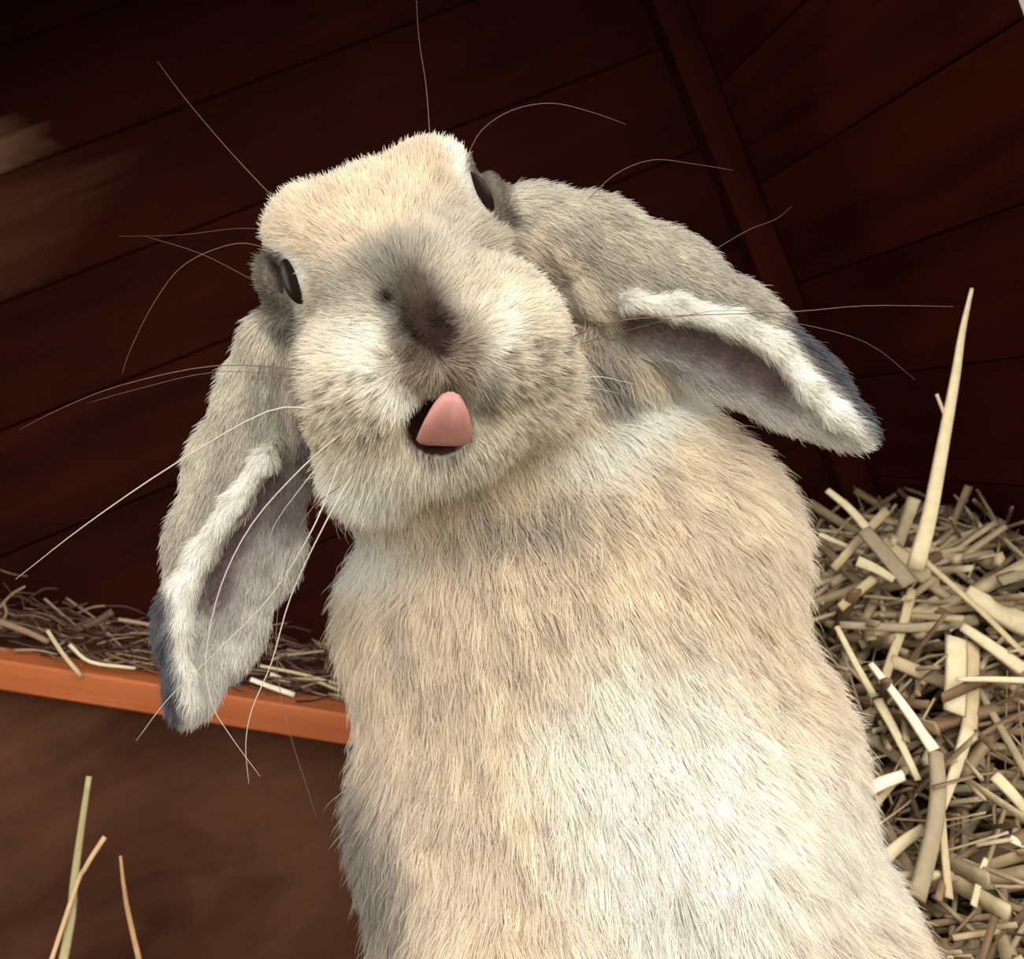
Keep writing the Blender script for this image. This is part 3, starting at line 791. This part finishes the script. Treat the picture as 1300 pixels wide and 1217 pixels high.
    lids = np.clip(band(u, v, [(347, 345), (352, 375), (366, 405)], 13, 0.5) + band(u, v, [(612, 215), (632, 245), (638, 275)], 12, 0.5), 0, 1) * is_head
    eyem = np.clip(band(u, v, [(364, 332), (372, 355), (380, 380)], 9.5, 0.25) + band(u, v, [(596, 226), (610, 242), (622, 264)], 9.5, 0.25), 0, 1) * is_head
    bare = np.clip(bare + eyem, 0, 1)
    ln = is_trunk * 0.017 + is_head * 0.0062 + is_ear * 0.0055
    ln = ln * (1 - 0.5 * nose) * (1 - 0.4 * lids) * (1 - 0.55 * gr * is_ear)
    near_eye = np.clip(blob(u, v, 372, 356, 34, 44, -18, 0.5) + blob(u, v, 608, 243, 38, 40, -30, 0.5), 0, 1) * is_head
    near_mouth = blob(u, v, 558, 530, 52, 46, 0, 0.4) * is_head
    ln = ln * (1 - 0.62 * near_eye) * (1 - 0.6 * near_mouth)
    jowl = is_head * np.clip((v - 560) / 60, 0, 1); ln = ln + 0.006 * jowl
    return col, ln, bare, is_ear, is_head, is_trunk, u, v

DOTS = []
dr = random.Random(5)
for (cu, cv, nx_, ny_, du, dv, sx) in ((435, 520, 5, 4, 24, 22, 1), (668, 470, 5, 4, 22, 20, -1)):
    for i in range(nx_):
        for j in range(ny_):
            DOTS.append((cu + (i - 2) * du + dr.uniform(-6, 6) , cv + (j - 1.5) * dv - (i - 2) * du * 0.3 + dr.uniform(-5, 5)))

nv = normal_at(gv)
vcol = coat(wv_, gv, nv)
base_w = P(*px_ab(5, -1000), 0.43); base_w[2] = 0.0
rabbit = bpy.data.objects.new('rabbit', None); COL.objects.link(rabbit)
rabbit.location = Vector(base_w); rabbit.empty_display_size = 0.05
tag(rabbit, 'sandy lop-eared rabbit sitting up with its pink tongue out', 'rabbit')

def attr_mat(name, rough, transl=0.0):
    m = bpy.data.materials.new(name); nt, N, L, b = nodes_of(m)
    at = N.new('ShaderNodeAttribute'); at.attribute_name = 'col'
    L.new(at.outputs['Color'], b.inputs['Base Color'])
    b.inputs['Roughness'].default_value = rough; b.inputs['Specular IOR Level'].default_value = 0.12
    if transl:
        tr = N.new('ShaderNodeBsdfTranslucent'); L.new(at.outputs['Color'], tr.inputs['Color'])
        mx = N.new('ShaderNodeMixShader'); mx.inputs[0].default_value = transl
        L.new(b.outputs[0], mx.inputs[1]); L.new(tr.outputs[0], mx.inputs[2])
        L.new(mx.outputs[0], N['Material Output'].inputs['Surface'])
    return m
M_HIDE, M_FUR = attr_mat('rabbit_hide', 0.9), attr_mat('rabbit_fur', 0.7, 0.5)
me = bpy.data.meshes.new('body')
me.from_pydata((wv_ - base_w).tolist(), [], gf.tolist()); me.update()
me.polygons.foreach_set('use_smooth', [True] * len(me.polygons)); me.materials.append(M_HIDE)
body = bpy.data.objects.new('body', me); COL.objects.link(body); body.parent = rabbit
colour_attr(body, np.clip(vcol[0] * (0.62 - 0.3 * blob(vcol[6], vcol[7], 535, 400, 36, 54, -22, 0.4))[:, None], 0, 1))

# --- fur: strands rooted on the body
def grow_fur(n_front, n_back):
    tri = np.concatenate([gf[:, [0, 1, 2]], gf[:, [0, 2, 3]]])
    A_, B_, C_ = gv[tri[:, 0]], gv[tri[:, 1]], gv[tri[:, 2]]
    area = np.linalg.norm(np.cross(B_ - A_, C_ - A_), axis=1)
    tn = normal_at((A_ + B_ + C_) / 3)
    cen = O + (LO + (A_ + B_ + C_) / 3 * VX) @ BASIS
    toc = (CAM - cen); toc /= np.linalg.norm(toc, axis=1, keepdims=True)
    fac = np.einsum('ij,ij->i', tn @ BASIS, toc)
    uu, vv, dd = project(cen)
    seen = (fac > -0.25) & (vv < 1300)
    tev = sample(E, (A_ + B_ + C_) / 3); thv = sample(H, (A_ + B_ + C_) / 3)
    boost = np.where((thv < 0.006) | (tev < 0.006), 2.2, 1.0)      # the short coat of head and ears is denser
    roots = []
    for msk, n in ((seen, n_front), (~seen, n_back)):
        pr = area * msk * (boost if msk is seen else 1); pr = pr / pr.sum()
        t = rng.choice(len(tri), n, p=pr)
        r1, r2 = rng.random(n), rng.random(n); s1 = np.sqrt(r1)
        roots.append(A_[t] * (1 - s1)[:, None] + B_[t] * (s1 * (1 - r2))[:, None] + C_[t] * (s1 * r2)[:, None])
    g = np.concatenate(roots)
    n = normal_at(g); wp = O + (LO + g * VX) @ BASIS
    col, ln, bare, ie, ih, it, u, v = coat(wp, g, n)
    keep = bare < 0.45
    g, n, wp, col, ln, ie, ih, it, u, v = (x[keep] for x in (g, n, wp, col, ln, ie, ih, it, u, v))
    q = LO + g * VX
    # lie of the coat
    nose_p = hp(6, -30, 140)
    f_head = q - nose_p; f_head[:, 2] -= 0.02
    f_trunk = np.tile(np.array([0.0, -1.0, -0.12]), (len(q), 1)); f_trunk[:, 0] += (q[:, 0] - 0.02) * 3.0
    right = (u > 560)
    sp_r = ip(1100, 560, .375) - ip(700, 300, .37); sp_l = ip(240, 900, .36) - ip(340, 480, .36)
    f_ear = np.where(right[:, None], sp_r, sp_l)
    nrmz = lambda x: x / (np.linalg.norm(x, axis=1, keepdims=True) + 1e-9)
    fl = nrmz(nrmz(f_head) * ih[:, None] + nrmz(f_trunk) * it[:, None] + nrmz(f_ear) * ie[:, None])
    fl = nrmz(fl - n * np.einsum('ij,ij->i', fl, n)[:, None])
    # slow waves in the lie, shared by neighbours
    ph = 9 * np.sin(q @ np.array([95, 60, 40.])) + 7 * np.sin(q @ np.array([-60, 130, 70.]) + 2)
    sidev = np.cross(n, fl)
    amp = 0.035 * it + 0.02
    fl = nrmz(fl + sidev * (np.sin(ph * 0.5) * amp * 4)[:, None] + rng.normal(0, 1, q.shape) * (0.16 + 0.06 * it)[:, None])
    lift = (0.42 - 0.12 * it + 0.05 * ih + rng.normal(0, 0.07, len(q)))[:, None]
    L_ = (ln * rng.uniform(0.65, 1.2, len(q)))[:, None]
    K = 5
    pts = np.zeros((len(q), K, 3)); 
    for k in range(K):
        t = k / (K - 1)
        pts[:, k] = q - n * 0.0006 + L_ * (fl * (t * 0.88) + n * (lift * (t - 0.55 * t * t) * 1.6))
    # clumps on the long coat
    sel = np.where(it > 0.5)[0]
    gd = rng.choice(sel, min(len(sel), 5200), replace=False)
    kd = KDTree(len(gd))
    for i, j in enumerate(gd): kd.insert(q[j], i)
    kd.balance()
    near = np.array([gd[kd.find(q[j])[1]] for j in sel])
    strength = rng.uniform(0.25, 0.65, len(sel))
    for k in range(1, K):
        t = k / (K - 1)
        tgt = pts[near, k]
        pts[sel, k] += (tgt - pts[sel, k]) * (strength * t ** 1.3)[:, None]
    gcol = np.ones(len(q)); gl = np.ones(len(q)); gl[gd] = rng.normal(1.0, 0.055, len(gd)); gcol[sel] = gl[near]
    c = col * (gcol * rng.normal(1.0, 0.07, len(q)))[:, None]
    # ticked hairs of an agouti coat
    tick = (rng.random(len(q)) < 0.05 * it + 0.10 * ie + 0.05 * ih) 
    c = np.where(tick[:, None], c * 0.62, c)
    c = np.clip(c, 0.01, 0.97)
    rad = (0.00014 * it + 0.00011 * (1 - it)) * rng.uniform(0.8, 1.2, len(q))
    prof = np.array([1.0, 1.0, 0.85, 0.6, 0.12])
    hc = bpy.data.hair_curves.new('fur'); hc.add_curves([K] * len(q))
    w_ = (O + pts.reshape(-1, 3) @ BASIS) - base_w
    hc.position_data.foreach_set('vector', w_.astype(np.float32).ravel())
    ra = hc.attributes.get('radius') or hc.attributes.new('radius', 'FLOAT', 'POINT')
    ra.data.foreach_set('value', (rad[:, None] * prof).astype(np.float32).ravel())
    ca = hc.attributes.new('col', 'FLOAT_COLOR', 'CURVE')
    c4 = np.ones((len(q), 4), np.float32); c4[:, :3] = c
    ca.data.foreach_set('color', c4.ravel())
    hc.materials.append(M_FUR)
    o = bpy.data.objects.new('fur', hc); COL.objects.link(o); o.parent = rabbit
    tag(o, kind='stuff')
    print('strands', len(q))
    return o
grow_fur(330000, 40000)

def part(name, wverts, faces, mat, smooth=True):
    o = mesh_obj(name, [np.asarray(v) - base_w for v in wverts], faces, mat, rabbit, smooth); return o

def ellipsoid(c, r, R, seg=28, rings=18):
    V, Fc = [], []
    for i in range(rings + 1):
        th = math.pi * i / rings
        for j in range(seg):
            ph = 2 * math.pi * j / seg
            q = np.array([math.cos(th) * r[0], math.sin(th) * math.cos(ph) * r[1], math.sin(th) * math.sin(ph) * r[2]])
            V.append(np.asarray(c) + q @ R)
    for i in range(rings):
        for j in range(seg):
            Fc.append((i * seg + j, i * seg + (j + 1) % seg, (i + 1) * seg + (j + 1) % seg, (i + 1) * seg + j))
    return V, Fc
to_w = lambda q: O + np.asarray(q) @ BASIS
# --- eyes
M_EYE = plain_mat('dark_eye', (0.010, 0.003, 0.002), 0.25, 0.2)
for (p0, p1, pm, wd, sg) in (((362, 328), (382, 386), (374, 356), 6.5, -1), ((592, 219), (625, 270), (608, 244), 6.5, 1)):
    dm = surf(*pm); print('eye', dm)
    a_, b_ = P(*p0, dm - 2 * S), P(*p1, dm - 2 * S)
    ax = (b_ - a_) / 2; ra = np.linalg.norm(ax); ax = ax / ra
    zz = RC + 0.9 * sg * RA; R_ = rot_axes(ax, zz)
    V, Fc = ellipsoid((a_ + b_) / 2, (ra, wd * S, 17 * S), R_)
    part('eye', V, Fc, M_EYE)

# --- tongue: tapering, curled up over the lip
M_TNG = plain_mat('pink_tongue', lin((180, 126, 121)), 0.4, 0.4, sss=0.3)
secs = [(562, 566, 84, 20, 8), (562, 564, 96, 28, 10), (563, 559, 108, 33, 11), (566, 549, 122, 32, 13), (568, 536, 135, 28, 13), (570, 522, 142, 23, 12), (571, 510, 145, 17, 10), (572, 501, 145, 11, 7), (572, 497, 144, 3, 2)]
V, Fc = [], []; sg_ = 20
for i, (u, v, c_, wd, th) in enumerate(secs):
    cc = P(u, v, D0 - c_ * S)
    for k in range(sg_):
        a_ = 2 * math.pi * k / sg_
        x, z = math.cos(a_) * wd * S, math.sin(a_) * th * S
        if math.sin(a_) > 0: z -= 0.45 * th * S * math.exp(-(math.cos(a_) / 0.3) ** 2)      # groove down the middle
        V.append(cc + XC * x * 0.97 - YC * x * 0.03 + RC * z)
for i in range(len(secs) - 1):
    for k in range(sg_):
        Fc.append((i * sg_ + k, i * sg_ + (k + 1) % sg_, (i + 1) * sg_ + (k + 1) % sg_, (i + 1) * sg_ + k))
Fc.append(tuple(range(sg_))); Fc.append(tuple((len(secs) - 1) * sg_ + k for k in range(sg_))[::-1])
tongue = part('tongue', V, Fc, M_TNG); tongue['label'] = 'pink tongue licking up over the lip'

# --- whiskers
M_WH = plain_mat('pale_whisker', (0.52, 0.47, 0.40), 0.5, 0.2)
M_WB = plain_mat('brown_whisker', (0.17, 0.10, 0.08), 0.5, 0.2)
WH = [
    ([(410, 520, .318), (340, 522, .315), (220, 590, .31), (110, 665, .30), (20, 735, .30)], 2.6, 0),
    ([(400, 470, .32), (275, 464, .325), (150, 490, .33), (70, 522, .335), (25, 545, .34)], 1.8, 1),
    ([(400, 478, .32), (275, 472, .33), (170, 495, .34), (110, 512, .345)], 1.3, 1),
    ([(350, 318, .345), (300, 309, .34), (235, 335, .335), (195, 385, .335), (165, 445, .335), (155, 475, .335)], 1.5, 1),
    ([(352, 372, .345), (320, 355, .34), (255, 322, .335), (185, 300, .335)], 1.3, 1),
    ([(350, 292, .345), (300, 290, .34), (230, 298, .335), (150, 300, .335)], 0.9, 1),
    ([(348, 252, .35), (290, 190, .35), (235, 125, .35), (200, 78, .355)], 1.4, 1),
    ([(546, 178, .35), (541, 110, .35), (532, 50, .35), (528, -10, .35)], 1.5, 1),
    ([(592, 200, .35), (612, 165, .345), (650, 140, .34), (700, 131, .34), (750, 142, .34), (795, 158, .34)], 1.7, 1),
    ([(740, 260, .36), (780, 222, .36), (828, 203, .36), (880, 208, .36), (930, 216, .36)], 1.4, 1),
    ([(720, 430, .318), (800, 405, .315), (1000, 396, .31), (1100, 388, .31), (1210, 389, .31)], 1.9, 1),
    ([(725, 440, .318), (900, 395, .315), (1010, 410, .315), (1100, 435, .32), (1162, 482, .325)], 1.2, 1),
    ([(905, 318, .365), (950, 292, .365), (985, 278, .365), (1005, 262, .365)], 1.0, 1),
    ([(440, 545, .31), (385, 592, .315), (320, 665, .32), (280, 745, .32), (262, 830, .32), (268, 890, .32), (290, 930, .32), (330, 985, .32)], 2.2, 0),
    ([(435, 575, .31), (400, 665, .315), (345, 755, .32), (270, 832, .32), (215, 885, .32), (173, 940, .32)], 2.2, 0),
    ([(455, 590, .31), (415, 660, .315), (370, 755, .32), (345, 840, .32), (320, 900, .32), (312, 945, .32), (316, 995, .32)], 2.2, 0),
    ([(440, 610, .312), (385, 660, .316), (355, 760, .32), (352, 850, .32), (368, 930, .32), (385, 985, .32), (402, 1038, .32)], 1.6, 1),
    ([(425, 565, .312), (385, 615, .316), (352, 660, .318), (340, 690, .32)], 1.4, 0),
    ([(718, 488, .318), (755, 478, .32), (790, 484, .325), (815, 490, .33)], 1.6, 0),
    ([(715, 500, .318), (745, 492, .32), (790, 500, .328)], 1.4, 0),
    ([(718, 512, .318), (748, 512, .32), (775, 525, .328)], 1.4, 0),
]
for px, r_, kind in WH:
    ds = surf(px[0][0], px[0][1])
    if ds is not None: px[0] = (px[0][0], px[0][1], ds + 0.001)
    V, Fc = straw_geo([P(*p) for p in px], r_ * S * (0.5 if kind == 0 else 0.4), r_ * S * 0.13, 1.0, 5)
    part('whisker', V, Fc, (M_WH, M_WB)[kind])
